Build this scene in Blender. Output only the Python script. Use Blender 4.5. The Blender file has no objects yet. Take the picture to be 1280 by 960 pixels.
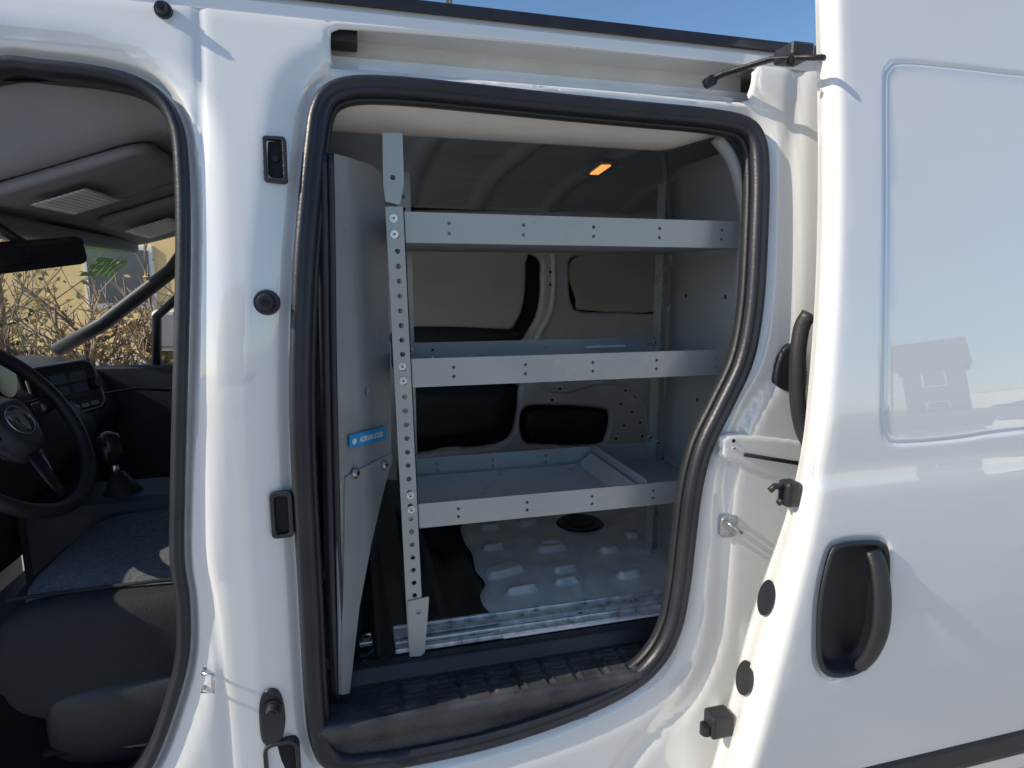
import bpy, bmesh, math, random
import numpy as np
from mathutils import Vector, Matrix, geometry
random.seed(3); rng=np.random.RandomState(5)
sc=bpy.context.scene
# ------------------------------------------------------------ camera
CAM=Vector((0,-1.1,1.35)); YAW=math.radians(14.6); PIT=math.radians(9.3); FPX=760.0
Rv=Vector((math.cos(YAW),-math.sin(YAW),0))
Fv=Vector((math.sin(YAW)*math.cos(PIT),math.cos(YAW)*math.cos(PIT),-math.sin(PIT)))
Uv=Rv.cross(Fv)
cd=bpy.data.cameras.new("camera"); cam=bpy.data.objects.new("camera",cd); sc.collection.objects.link(cam)
cd.sensor_width=36; cd.lens=FPX/1280*36; cd.clip_start=0.02; cd.clip_end=2000
cam.matrix_world=Matrix(((Rv.x,Uv.x,-Fv.x,CAM.x),(Rv.y,Uv.y,-Fv.y,CAM.y),(Rv.z,Uv.z,-Fv.z,CAM.z),(0,0,0,1)))
sc.camera=cam
# measured directions from the survey of the photo -> metres on real planes of the van
def ray(u,v): return Fv+Rv*((u-640)/FPX)+Uv*((480-v)/FPX)
def PY(u,v,y):
    d=ray(u,v); return CAM+d*((y-CAM.y)/d.y)
def PZ(u,v,z):
    d=ray(u,v); return CAM+d*((z-CAM.z)/d.z)
def surf(x,z): return 0.10*np.clip((np.asarray(z)-1.15)/0.68,0,2)**1.6
def dsurf(x,z):
    h=np.asarray(z)-1.1; return -0.20+0.14*h+0.06*np.clip(h,0,5)**2+0.22*np.clip(-h,0,5)**2
def PS(u,v,s):
    y=0.0
    for _ in range(25):
        p=PY(u,v,y); y=.5*y+.5*float(s(p.x,p.z))
    return p
def xz(p): return (p.x,p.z)
# ------------------------------------------------------------ materials
def nodes(name):
    m=bpy.data.materials.new(name); m.use_nodes=True
    nt=m.node_tree; b=nt.nodes["Principled BSDF"]; return m,nt,b
def mat(name,col,rough=.5,metal=0,coat=0,var=.08,scale=8,bump=0,bscale=60,spec=.5,emit=None,es=0,rvar=.0,coatr=.03,cior=1.5):
    m,nt,b=nodes(name)
    b.inputs["Roughness"].default_value=rough; b.inputs["Metallic"].default_value=metal
    b.inputs["Coat Weight"].default_value=coat; b.inputs["Coat Roughness"].default_value=coatr; b.inputs["Coat IOR"].default_value=cior
    b.inputs["Specular IOR Level"].default_value=spec
    tc=nt.nodes.new("ShaderNodeTexCoord")
    n=nt.nodes.new("ShaderNodeTexNoise"); n.inputs["Scale"].default_value=scale; n.inputs["Detail"].default_value=6
    nt.links.new(tc.outputs["Object"],n.inputs["Vector"])
    r=nt.nodes.new("ShaderNodeValToRGB"); r.color_ramp.elements[0].position=.3; r.color_ramp.elements[1].position=.7
    r.color_ramp.elements[0].color=[c*(1-var) for c in col]+[1]; r.color_ramp.elements[1].color=[min(1,c*(1+var)) for c in col]+[1]
    nt.links.new(n.outputs["Fac"],r.inputs["Fac"]); nt.links.new(r.outputs["Color"],b.inputs["Base Color"])
    if rvar>0:
        mr=nt.nodes.new("ShaderNodeMapRange"); mr.inputs["To Min"].default_value=max(.02,rough-rvar); mr.inputs["To Max"].default_value=rough+rvar
        mr.inputs["From Min"].default_value=.3; mr.inputs["From Max"].default_value=.7
        nt.links.new(n.outputs["Fac"],mr.inputs["Value"]); nt.links.new(mr.outputs["Result"],b.inputs["Roughness"])
    if bump>0:
        n2=nt.nodes.new("ShaderNodeTexNoise"); n2.inputs["Scale"].default_value=bscale; n2.inputs["Detail"].default_value=4
        nt.links.new(tc.outputs["Object"],n2.inputs["Vector"])
        bp=nt.nodes.new("ShaderNodeBump"); bp.inputs["Strength"].default_value=bump; bp.inputs["Distance"].default_value=.002
        nt.links.new(n2.outputs["Fac"],bp.inputs["Height"]); nt.links.new(bp.outputs["Normal"],b.inputs["Normal"])
    if emit:
        b.inputs["Emission Color"].default_value=list(emit)+[1]; b.inputs["Emission Strength"].default_value=es
    return m
WHITE=mat("white_car_paint",(.85,.845,.82),.3,coat=1,var=.015,scale=3,spec=.5,cior=2.0,coatr=.012)
WHITED=mat("dusty_white_paint",(.84,.83,.80),.4,coat=.5,var=.08,scale=9,coatr=.15)
RUB=mat("black_rubber",(.022,.023,.030),.40,var=.25,bump=.3,bscale=200)
BLK=mat("black_plastic",(.022,.023,.026),.42,var=.2,bump=.5,bscale=350)
STEPM=mat("dusty_step_plastic",(.050,.052,.058),.28,var=.45,scale=14,bump=.6,bscale=300,rvar=.10)
BLKG=mat("black_gloss",(.018,.018,.021),.2,var=.3,scale=12,rvar=.08)
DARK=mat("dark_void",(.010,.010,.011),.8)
DASH=mat("dash_plastic",(.042,.044,.050),.5,var=.2,bump=.4,bscale=300)
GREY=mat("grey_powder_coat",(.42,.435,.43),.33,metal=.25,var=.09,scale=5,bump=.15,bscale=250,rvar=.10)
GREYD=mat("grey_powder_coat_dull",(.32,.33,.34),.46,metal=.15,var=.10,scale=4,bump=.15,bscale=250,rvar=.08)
GALV=mat("brushed_zinc",(.60,.60,.60),.33,metal=.8,var=.2,scale=30,rvar=.12)
ALU=mat("scuffed_aluminium",(.78,.78,.77),.38,metal=.6,var=.3,scale=40,rvar=.15)
CHR=mat("bright_zinc",(.72,.73,.75),.25,metal=1,var=.05)
HEADL=mat("headliner_fabric",(.30,.31,.33),.95,var=.06,bump=.5,bscale=500)
TRIML=mat("light_grey_trim",(.74,.72,.68),.8,var=.04,bump=.3,bscale=300)
CEIL=mat("grey_ceiling_steel",(.55,.57,.62),.40,var=.10,scale=3)
BOARD=mat("beige_fibre_board",(.70,.65,.58),.7,var=.06,scale=6,bump=.3,bscale=150)
FABL=mat("grey_seat_fabric",(.12,.126,.136),.95,var=.3,scale=120,bump=.8,bscale=400)
FABD=mat("black_seat_fabric",(.020,.021,.023),.85,var=.12,scale=60,bump=.8,bscale=400)
SCREEN=mat("screen_glass",(.02,.025,.035),.12,var=.3,scale=40)
STICK=mat("blue_sticker",(.04,.36,.72),.35,var=.03)
WTXT=mat("white_print",(.85,.85,.85),.5,var=.02)
GTXT=mat("green_print",(.25,.70,.04),.5,var=.05)
GLINT=mat("lens_glint",(.8,.45,.2),.3,emit=(1,.45,.12),es=1.0)  # emission stands in for sunlight glinting off the ceiling fixture
# ------------------------------------------------------------ object helpers
BASE={}
def empty(name,loc,label=None,cat=None,parent=None,group=None):
    o=bpy.data.objects.new(name,None); sc.collection.objects.link(o); o.empty_display_size=.1
    o.location=loc; BASE[o.name]=Vector(loc)
    if label: o["label"]=label
    if cat: o["category"]=cat
    if group: o["group"]=group
    if parent: par(o,parent)
    return o
def par(o,p):
    o.parent=p; o.matrix_parent_inverse=Matrix.Translation(-BASE.get(p.name,Vector((0,0,0))))
def mk(name,verts,faces,m,parent=None,smooth=False,recalc=False,bev=0,seg=2,thick=0,sub=0,ang=None):
    me=bpy.data.meshes.new(name); me.from_pydata([tuple(map(float,v)) for v in verts],[],[tuple(int(i) for i in f) for f in faces]); me.validate()
    if recalc:
        b=bmesh.new(); b.from_mesh(me); bmesh.ops.recalc_face_normals(b,faces=b.faces); b.to_mesh(me); b.free()
    o=bpy.data.objects.new(name,me); sc.collection.objects.link(o); me.materials.append(m)
    if smooth: me.polygons.foreach_set("use_smooth",[True]*len(me.polygons))
    if thick: 
        s=o.modifiers.new("s","SOLIDIFY"); s.thickness=thick; s.offset=-1
    if bev:
        s=o.modifiers.new("b","BEVEL"); s.width=bev; s.segments=seg; s.limit_method='ANGLE'; s.angle_limit=math.radians(35)
    if parent: par(o,parent)
    return o
def box(name,c,s,m,parent=None,bev=.003,rot=None,seg=2):
    v=[];M=rot or Matrix.Identity(3)
    for i in (-1,1):
        for j in (-1,1):
            for k in (-1,1): v.append(Vector(c)+M@Vector((i*s[0]/2,j*s[1]/2,k*s[2]/2)))
    f=[(0,1,3,2),(4,6,7,5),(0,4,5,1),(2,3,7,6),(0,2,6,4),(1,5,7,3)]
    return mk(name,v,f,m,parent,recalc=True,bev=bev,seg=seg,smooth=False)
def boxb(name,lo,hi,m,parent=None,bev=.003):
    return box(name,[(a+b)/2 for a,b in zip(lo,hi)],[abs(b-a) for a,b in zip(lo,hi)],m,parent,bev)
def merge(objs,name):
    """join several freshly built pieces of the SAME part into one mesh"""
    dg=bpy.context.evaluated_depsgraph_get(); V=[];Fc=[];S=[];Mi=[];mats=[]
    for o in objs:
        me=o.evaluated_get(dg).to_mesh(); b=len(V)
        V+=[v.co.copy() for v in me.vertices]
        mm=o.data.materials[0]
        if mm not in mats: mats.append(mm)
        for p in me.polygons:
            Fc.append([b+i for i in p.vertices]); S.append(p.use_smooth); Mi.append(mats.index(mm))
    p0=objs[0].parent
    me=bpy.data.meshes.new(name); me.from_pydata([tuple(v) for v in V],[],Fc)
    for m_ in mats: me.materials.append(m_)
    me.polygons.foreach_set("use_smooth",S); me.polygons.foreach_set("material_index",Mi)
    for o in objs: bpy.data.objects.remove(o)
    o=bpy.data.objects.new(name,me); sc.collection.objects.link(o)
    if p0: par(o,p0)
    return o
def cyl(name,p,n,r,h,m,parent=None,seg=20,r2=None,bev=0):
    n=Vector(n).normalized(); a=n.orthogonal().normalized(); b=n.cross(a); p=Vector(p); r2=r if r2 is None else r2
    v=[];f=[]
    for i in range(seg):
        t=2*math.pi*i/seg; d=a*math.cos(t)+b*math.sin(t)
        v.append(p+d*r); v.append(p+d*r2+n*h)
    for i in range(seg):
        j=(i+1)%seg; f.append((2*i,2*j,2*j+1,2*i+1))
    f.append([2*i+1 for i in range(seg)]); f.append([2*i for i in range(seg)][::-1])
    o=mk(name,v,f,m,parent,recalc=True,bev=bev); return o
def bolt(p,n,r,parent,m=None,name="bolt"):
    m=m or CHR
    a=cyl(name,p,n,r*1.5,.0015,m,parent,14); b=cyl(name,Vector(p)+Vector(n).normalized()*.0016,n,r,.005,m,parent,6,r*.85)
    c_=cyl(name,Vector(p)+Vector(n).normalized()*.0067,n,r*.4,.001,DARK,parent,8)
    return merge([a,b,c_],name)
def tube(name,pts,r,m,parent=None,closed=False,seg=10,flat=1.0,upv=None,radii=None):
    pts=[Vector(p) for p in pts]; n=len(pts); V=[];Fc=[]
    prev=None
    for i,p in enumerate(pts):
        if closed: t=(pts[(i+1)%n]-pts[i-1])
        else: t=pts[min(i+1,n-1)]-pts[max(i-1,0)]
        t.normalize()
        if upv is not None: a=Vector(upv)-t*t.dot(Vector(upv))
        elif prev is None: a=t.orthogonal()
        else: a=prev-t*t.dot(prev)
        a.normalize(); prev=a; b=t.cross(a)
        rr=radii[i] if radii else r
        for k in range(seg):
            q=2*math.pi*k/seg; V.append(p+a*math.cos(q)*rr*flat+b*math.sin(q)*rr)
    m_=n if closed else n-1
    for i in range(m_):
        j=(i+1)%n
        for k in range(seg):
            l=(k+1)%seg; Fc.append((i*seg+k,i*seg+l,j*seg+l,j*seg+k))
    if not closed:
        Fc.append([k for k in range(seg)][::-1]); Fc.append([(n-1)*seg+k for k in range(seg)])
    return mk(name,V,Fc,m,parent,smooth=True,recalc=True)
def catmull(P,closed=True,step=.01):
    P=[np.array(p,float) for p in P]; n=len(P); out=[]
    rngi=range(n) if closed else range(n-1)
    for i in rngi:
        p1=P[i];p2=P[(i+1)%n]
        p0=P[i-1] if (closed or i>0) else 2*p1-p2
        p3=P[(i+2)%n] if (closed or i+2<n) else 2*p2-p1
        k=max(1,int(round(np.linalg.norm(p2-p1)/step)))
        for s in range(k):
            t=s/k; out.append(.5*((2*p1)+(-p0+p2)*t+(2*p0-5*p1+4*p2-p3)*t*t+(-p0+3*p1-3*p2+p3)*t**3))
    if not closed: out.append(P[-1])
    return np.array(out)
def ccw(C):
    x,y=C[:,0],C[:,1]; a=np.sum(x*np.roll(y,-1)-y*np.roll(x,-1)); return C if a>0 else C[::-1]
def norms(C):
    t=np.roll(C,-1,0)-np.roll(C,1,0); t/=np.linalg.norm(t,axis=1)[:,None]+1e-12
    return np.stack([t[:,1],-t[:,0]],1)
def offs(C,d):
    C=ccw(C); N=norms(C); 
    for _ in range(2): N=(N+np.roll(N,1,0)+np.roll(N,-1,0)); N/=np.linalg.norm(N,axis=1)[:,None]
    return C+N*d
def inpoly(P,C):
    ins=np.zeros(len(P),bool); x,y=P[:,0],P[:,1]
    for i in range(len(C)):
        a=C[i-1];b=C[i]
        if a[1]==b[1]: continue
        c=((b[1]>y)!=(a[1]>y)); xx=(a[0]-b[0])*(y-b[1])/(a[1]-b[1])+b[0]
        ins^=c&(x<xx)
    return ins
def dist(P,C,closed=True):
    d=np.full(len(P),1e9)
    for i in range(0 if closed else 1,len(C)):
        a=C[i-1];b=C[i]; ab=b-a; L=ab@ab+1e-15
        t=np.clip(((P-a)@ab)/L,0,1); q=P-a-t[:,None]*ab
        d=np.minimum(d,np.sqrt((q**2).sum(1)))
    return d
def SS(x,a,b):
    t=np.clip((np.asarray(x)-a)/(b-a),0,1); return t*t*(3-2*t)
def cdt(name,outer,holes,step,fn,m,parent=None,thick=0,extra=(),smooth=True,bev=0):
    outer=np.array(outer,float); holes=[np.array(h,float) for h in holes]
    pts=[];ed=[]
    for L in [outer]+holes:
        b=len(pts); pts+=[tuple(p) for p in L]; ed+=[(b+i,b+(i+1)%len(L)) for i in range(len(L))]
    add=[]
    if step:
        lo=outer.min(0);hi=outer.max(0)
        X,Z=np.meshgrid(np.arange(lo[0],hi[0],step),np.arange(lo[1],hi[1],step)); G=np.stack([X.ravel(),Z.ravel()],1)
        for e in extra:   # keep the regular grid clear of the feature rings
            G=G[dist(G,np.array(e),False)>step*.45]
        add.append(G)
    for e in extra: add.append(np.array(e,float))
    if add:
        G=np.concatenate(add); k=inpoly(G,outer)
        for h in holes: k&=~inpoly(G,h)
        G=G[k]; k=dist(G,outer)>.0015
        for h in holes: k&=dist(G,h)>.0015
        pts+=[tuple(p) for p in G[k]]
    r=geometry.delaunay_2d_cdt([Vector(p) for p in pts],ed,[],0,1e-7)
    V=np.array([tuple(v) for v in r[0]]); T=np.array([t for t in r[2] if len(t)==3])
    c=V[T].mean(1); k=inpoly(c,outer)
    for h in holes: k&=~inpoly(c,h)
    T=T[k]
    W=fn(V)
    return mk(name,W,T,m,parent,smooth=smooth,thick=thick,bev=bev)
def fy(y): return lambda V: np.stack([V[:,0],np.full(len(V),float(y)),V[:,1]],1)
def circ(x,y,r,n=12,ry=None): 
    ry=ry or r
    return np.array([(x+r*math.cos(2*math.pi*i/n),y+ry*math.sin(2*math.pi*i/n)) for i in range(n)])
def rrect(x0,y0,x1,y1,r,n=5):
    o=[]
    for cx,cy,a in ((x1-r,y1-r,0),(x0+r,y1-r,90),(x0+r,y0+r,180),(x1-r,y0+r,270)):
        for i in range(n+1):
            t=math.radians(a+90*i/n); o.append((cx+r*math.cos(t),cy+r*math.sin(t)))
    return np.array(o)
def sweep(name,C,s,prof,m,parent,closed=True,smooth=True,capped=True):
    C=ccw(np.array(C)) if closed else np.array(C); N=norms(C)
    for _ in range(2): N=(N+np.roll(N,1,0)+np.roll(N,-1,0)); N/=np.linalg.norm(N,axis=1)[:,None]
    V=[];Fc=[];k=len(prof);n=len(C)
    for i in range(n):
        y0=float(s(C[i,0],C[i,1]))
        for a,b in prof: V.append((C[i,0]+N[i,0]*a,y0+b,C[i,1]+N[i,1]*a))
    for i in range(n if closed else n-1):
        j=(i+1)%n
        for q in range(k if capped else k-1):
            w=(q+1)%k; Fc.append((i*k+q,i*k+w,j*k+w,j*k+q))
    return mk(name,V,Fc,m,parent,smooth=smooth,recalc=True)
def extr(name,prof,axis,a,b,m,parent,smooth=False,closed=True,thick=0,bev=0):
    V=[];n=len(prof)
    for t in (a,b):
        for p in prof: V.append((t,p[0],p[1]) if axis=='x' else (p[0],t,p[1]))
    Fc=[(i,(i+1)%n,n+(i+1)%n,n+i) for i in range(n if closed else n-1)]
    if closed: Fc+=[list(range(n))[::-1],list(range(n,2*n))]
    return mk(name,V,Fc,m,parent,smooth=smooth,recalc=True,thick=thick,bev=bev)
def text(name,s,size,M,m,parent,ext=.0004,bold=0):
    c=bpy.data.curves.new(name,'FONT'); c.body=s; c.size=size; c.extrude=ext; c.align_x='CENTER'; c.align_y='CENTER'; c.offset=bold
    o=bpy.data.objects.new(name,c); sc.collection.objects.link(o)
    bpy.context.view_layer.update(); dg=bpy.context.evaluated_depsgraph_get()
    me=bpy.data.meshes.new_from_object(o.evaluated_get(dg)); bpy.data.objects.remove(o)
    me.transform(M); me.materials.clear(); me.materials.append(m)
    o=bpy.data.objects.new(name,me); sc.collection.objects.link(o)
    if parent: par(o,parent)
    return o
def frame(o,a,b,n):
    return Matrix(((a.x,b.x,n.x,o.x),(a.y,b.y,n.y,o.y),(a.z,b.z,n.z,o.z),(0,0,0,1)))
# ------------------------------------------------------------ VAN
van=empty("van",(0,.7,0),"white cargo van with its sliding side door open","van")
sl_px=[(381,180),(388,135),(405,108),(440,96),(500,97),(600,107),(700,118),(800,128),(890,137),(935,148),(954,172),(959,215),(957,300),(951,390),(938,455),(912,512),(889,560),(876,610),(868,670),(861,730),(850,785),(828,828),(790,862),(720,896),(620,930),(520,953),(440,964),(404,955),(388,925),(381,870),(374,740),(366,600),(363,480),(367,340),(374,250)]
SL=ccw(catmull([xz(PS(u,v,surf)) for u,v in sl_px],True,.012))
fr_px=[(-20,73),(60,75),(125,83),(172,96),(205,118),(224,150),(232,195),(235,300),(232,450),(228,600),(227,700),(234,755),(234,820),(220,880),(192,955)]
FR=[xz(PS(u,v,surf)) for u,v in fr_px]+[(-.43,.44),(-.50,.41),(-.80,.40),(-.90,.45),(-.93,.9),(-.90,1.2),(-.80,1.45),(-.68,1.62)]
FR=ccw(catmull(FR,True,.012))
slot_px=[(414,42),(424,38),(600,51),(800,70),(930,84),(938,92),(934,118),(926,127),(800,115),(600,97),(430,84),(416,80)]
SLOT=ccw(catmull([xz(PS(u,v,surf)) for u,v in slot_px],True,.012))
CR1=catmull([xz(PS(u,v,surf)) for u,v in [(247,-20),(252,90),(248,250),(245,420),(245,560),(252,680),(268,760),(280,860),(290,990)]],False,.012)
CR2=catmull([xz(PS(u,v,surf)) for u,v in [(1010,-60),(998,60),(988,180),(984,380),(972,450),(930,520),(905,600),(900,700),(890,800),(860,870),(800,930),(760,990)]],False,.012)
def bodyfn(V):
    y=surf(V[:,0],V[:,1]).copy()
    ds=dist(V,SL); df=dist(V,FR)
    y+=.014*(1-SS(ds,.004,.030)); y+=.018*(1-SS(df,.004,.02))
    d1=dist(V,CR1,False); y+=.004*np.exp(-(d1/.008)**2)
    d2=dist(V,CR2,False); y+=.009*np.exp(-(d2/.016)**2)
    y-=.010*SS(ds,.02,.07)*SS(df,.02,.06)
    dslot=dist(V,SLOT); y+=.006*(1-SS(dslot,.0,.008))
    y+=.03*SS(V[:,1],1.79,1.835)**2
    for (u,v,a,b) in ((818,912,.03,.012),(930,800,.012,.05),(895,880,.02,.03)):
        p=PS(u,v,surf); r=np.sqrt(((V[:,0]-p.x)/a)**2+((V[:,1]-p.z)/b)**2); y-=.004*(1-SS(r,.7,1.0))
    return np.stack([V[:,0],y,V[:,1]],1)
ex=[offs(SL,d) for d in (.004,.010,.016,.022,.03)]+[offs(FR,d) for d in (.004,.008,.013,.018)]+[offs(SLOT,d) for d in (.003,.006,.01)]
for d in (-.014,-.007,0,.007,.014): ex.append(CR1+np.array([d,0]))
body=cdt("side_panel",[(-1.0,.20),(1.9,.20),(1.9,1.835),(-1.0,1.835)],[offs(SL,-.012),offs(FR,-.010),SLOT],.014,bodyfn,WHITE,van,thick=.002,extra=ex)
body["label"]="glossy white van side with door openings"
prof=[(.002,.016),(.002,-.002),(-.001,-.010),(-.007,-.014),(-.014,-.013),(-.018,-.008),(-.021,-.010),(-.028,-.008),(-.033,.0),(-.033,.02),(-.02,.025)]
sweep("door_seal",SL,surf,prof,RUB,van)
prof2=[(-.028,.018),(-.034,.010),(-.039,.014),(-.040,.03),(-.034,.034),(-.026,.030)]
sweep("inner_door_trim",SL,surf,prof2,BLK,van)
sweep("front_door_seal",FR,surf,[(.001,.016),(.001,.0),(-.004,-.006),(-.012,-.006),(-.018,.0),(-.022,.012),(-.024,.05),(-.015,.05)],RUB,van)
RO=[(.085,1.82),(.10,1.845),(.16,1.858),(.70,1.875),(1.30,1.858),(1.38,1.83),(1.38,1.80),(.085,1.80)]
extr("roof_skin",RO,'x',-.75,1.9,WHITE,van)
extr("roof_gutter_strip",[(.082,1.832),(.094,1.855),(.125,1.861),(.125,1.832)],'x',-.75,1.9,BLKG,van)
a=SLOT.min(0);b=SLOT.max(0)
extr("sliding_rail_channel",[(.108,1.803),(.165,1.803),(.165,1.765),(.135,1.76),(.135,1.725),(.155,1.72),(.155,1.69),(.100,1.688)],'x',a[0]-.02,b[0]+.02,WHITED,van,closed=False,thick=.002)
extr("sliding_rail",[(.112,1.742),(.15,1.742),(.15,1.736),(.118,1.736),(.118,1.722),(.112,1.722)],'x',a[0]+.05,b[0]-.03,WHITED,van)
boxb("channel_end_plug",(a[0]-.01,.100,1.775),(a[0]+.05,.15,1.80),BLK,van)
arm=tube("roller_arm",[PY(880,104,.105),PY(905,92,.07),PY(965,74,.02),PY(1000,72,-.06),PY(1030,72,-.10)],.010,BLK,van,flat=.5,upv=(0,0,1))
box("roller_bracket",PY(992,68,-.02),(.05,.06,.028),BLK,van,.006)
cyl("roller_wheel",PY(884,104,.10),(0,-1,0),.011,.02,BLKG,van)
bolt(PY(988,76,-.06),(0,-1,-.2),.006,van,BLKG)
def on(u,v,o=-.012):
    p=PS(u,v,surf); q=bodyfn(np.array([[p.x,p.z]]))[0]; return Vector((q[0],q[1]+o,q[2]))
def pxrect(name,u0,v0,u1,v1,m,parent,s=surf,o=0.0,th=.006,r=.006,hole=None,fr=None):
    p=PS(u0,v1,s);q=PS(u1,v0,s)
    R_=rrect(p.x,p.z,q.x,q.z,min(r,abs(q.x-p.x)*.45))
    hs=[]
    if hole:
        k=hole; hs=[rrect(p.x+k,p.z+k,q.x-k,q.z-k,min(r*.6,abs(q.x-p.x)*.2))]
    return cdt(name,R_,hs,None,lambda V: np.stack([V[:,0],s(V[:,0],V[:,1])+o,V[:,1]],1),m,parent,thick=th,smooth=False,bev=.0012)
pxrect("latch_surround",331,173,358,228,BLK,van,o=-.016,th=.016,hole=.006)
pxrect("latch_socket",336,179,353,222,DARK,van,o=-.008,th=.01)
cyl("latch_tooth",on(345,200,-.004),(0,-1,0),.005,.006,BLKG,van)
def bumper(u,v,r,par_,nm="rubber_bumper",n=(0,-1,0),y=None):
    p=on(u,v,.0) if y is None else PY(u,v,y)
    a_=cyl(nm,p,n,r,.008,RUB,par_,24,r*.92); b_=cyl(nm,Vector(p)+Vector(n)*.008,n,r*.72,.012,RUB,par_,24,r*.55); c_=cyl(nm,Vector(p)+Vector(n)*.0195,n,r*.3,.003,BLKG,par_,12)
    return merge([a_,b_,c_],nm)
bumper(334,378,.022,van); bumper(207,17,.014,van); 
pxrect("rubber_plug",341,612,365,671,BLK,van,o=-.012,th=.014,r=.008,hole=.007); pxrect("plug_recess",346,618,361,665,DARK,van,o=-.004,th=.004)
cdt("lower_bumper_base",ccw(catmull([xz(PS(u,v,surf)) for u,v in [(326,872),(336,857),(350,862),(357,890),(354,915),(340,926),(328,915)]],True,.006)),[],.005,lambda V: np.stack([V[:,0],surf(V[:,0],V[:,1])-.016,V[:,1]],1),RUB,van,thick=.014)
bumper(342,884,.018,van,"lower_bumper",y=-.014); 
pxrect("lower_hinge_box",334,916,374,985,BLK,van,o=-.018,th=.02,r=.02,hole=.007); pxrect("hinge_box_recess",338,922,370,985,DARK,van,o=-.008,th=.004)
c0=on(256,835,0);c1=on(256,856,0); 
tube("door_striker",[c0,c0+Vector((0,-.014,0)),c0+Vector((.018,-.02,0)),c1+Vector((.018,-.02,0)),c1+Vector((0,-.014,0)),c1],.0035,CHR,van)
pts=[(905,540),(1000,548),(1008,560),(1006,598),(995,604),(905,575),(897,560)]
C=catmull([xz(PS(u,v,surf)) for u,v in pts],True,.01)
def padfn(V,C=ccw(C)):
    d=dist(V,C); return np.stack([V[:,0],surf(V[:,0],V[:,1])-.014+.008*(1-SS(d,0,.008)),V[:,1]],1)
cdt("rail_end_cover",ccw(C),[],.006,padfn,WHITE,van,thick=.014)
q0=PS(925,566,surf);q1=PS(1010,580,surf)
tube("rail_end_slot",[(q0.x,q0.y-.014,q0.z),(q1.x,q1.y-.014,q1.z)],.006,DARK,van,flat=.6)
bolt(on(912,549,-.012),(0,-1,0),.005,van,BLKG)
bolt(on(912,558,-.014),(0,-1,0),.0035,van,GALV)
c=on(908,654,0)
s1=cdt("door_lock_striker",rrect(c.x-.02,c.z-.028,c.x+.02,c.z+.022,.01),[],None,fy(c.y-.006),GALV,van,thick=.006,smooth=False)
s2=tube("door_lock_striker",[c+Vector((-.012,-.004,.012)),c+Vector((-.012,-.03,.010)),c+Vector((.012,-.032,-.008)),c+Vector((.012,-.004,-.010))],.004,CHR,van)
s3=bolt(c+Vector((-.006,-.006,-.014)),(0,-1,0),.005,van)
s4=bolt(c+Vector((.008,-.006,.014)),(0,-1,0),.005,van)
merge([s1,s2,s3,s4],"door_lock_striker")
C=ccw(catmull([xz(PS(u,v,surf)) for u,v in [(964,480),(968,450),(978,432),(992,428),(1004,440),(1004,488),(985,492)]],True,.006))
def vent(V,C=C):
    return np.stack([V[:,0],surf(V[:,0],V[:,1])-.012+.002*np.sin(V[:,0]*900)*np.sin(V[:,1]*900)+.008*(1-SS(dist(V,C),0,.006)),V[:,1]],1)
cdt("quarter_vent_pad",C,[],.003,vent,BLK,van,thick=.01)
# ------------------------------------------------------------ sliding door
door=empty("sliding_door",(1.3,-.2,.4),parent=van); BASE[door.name]=Vector((1.3,-.2,.4)); door["label"]="white sliding door slid back with black handle"
dl=[(1041,-110),(1043,-20),(1045,60),(1047,200),(1045,330),(1039,440),(1028,560),(1013,660),(990,760),(965,860),(938,960),(905,1060)]
DL=catmull([xz(PS(u,v,dsurf)) for u,v in dl],False,.012)
DLa=np.array(DL)
outer=np.concatenate([DLa,[(2.0,DLa[-1][1]),(2.0,DLa[0][1])]]); outer=ccw(outer)
wp=[xz(PS(u,v,dsurf)) for u,v in [(1104,520),(1105,400),(1107,250),(1107,110),(1112,85),(1130,78),(1200,84),(1280,93)]]
wb=[xz(PS(u,v,dsurf)) for u,v in [(1280,538),(1200,549),(1140,554),(1114,551)]]
WINC=wp+[(1.75,wp[-1][1]+.01),(1.80,wp[-1][1]-.03),(1.80,wb[0][1]+.03),(1.75,wb[0][1])]+wb
WINC=ccw(catmull(WINC,True,.008))
hp=[(1036,690),(1052,678),(1080,675),(1102,677),(1111,692),(1110,740),(1103,790),(1090,825),(1068,843),(1038,846),(1023,832),(1020,800),(1023,745)]
HC=ccw(catmull([xz(PS(u,v,dsurf)) for u,v in hp],True,.006))
def doorfn(V):
    y=dsurf(V[:,0],V[:,1]).copy(); d=dist(V,DLa,False); y+=.016*(1-np.sqrt(1-np.clip(1-d/.022,0,1)**2))
    w=dist(V,WINC); ins=inpoly(V,WINC)
    y+=np.where(ins,.004*SS(w,0,.012),0)+.004*np.exp(-(w/.004)**2)
    y+=.006*(SS(V[:,1],.98,1.00))*(1-SS(V[:,1],1.0,1.12))
    h=dist(V,HC); y+=.006*(1-SS(h,0,.012))
    return np.stack([V[:,0],y,V[:,1]],1)
ex=[offs(WINC,d) for d in (-.012,-.008,-.005,-.0025,0,.0025,.005,.008,.012)]+[offs(HC,d) for d in (0.003,.006,.01,.014)]
for d in (.002,.005,.009,.014,.02): ex.append(DLa+np.array([d,0]))
cdt("door_skin",outer,[offs(HC,-.004)],.018,doorfn,WHITE,door,extra=ex)
V=[];Fc=[];n=len(DLa)
for i,(x,z) in enumerate(DLa):
    y=float(dsurf(x,z))+.016; dp=.045+.05*float(SS(1.1-z,0,.5))
    for (dx,dy) in ((0,0),(-.002,dp*.3),(-.003,dp*.5),(.004,dp*.55),(.004,dp*.85),(.010,dp),(.05,dp+.004),(.9,dp+.01)):
        V.append((x+dx,y+dy,z))
for i in range(n-1):
    for q in range(7): Fc.append((i*8+q,(i+1)*8+q,(i+1)*8+q+1,i*8+q+1))
mk("door_edge",V,Fc,WHITE,door,smooth=True,recalc=True)
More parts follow.
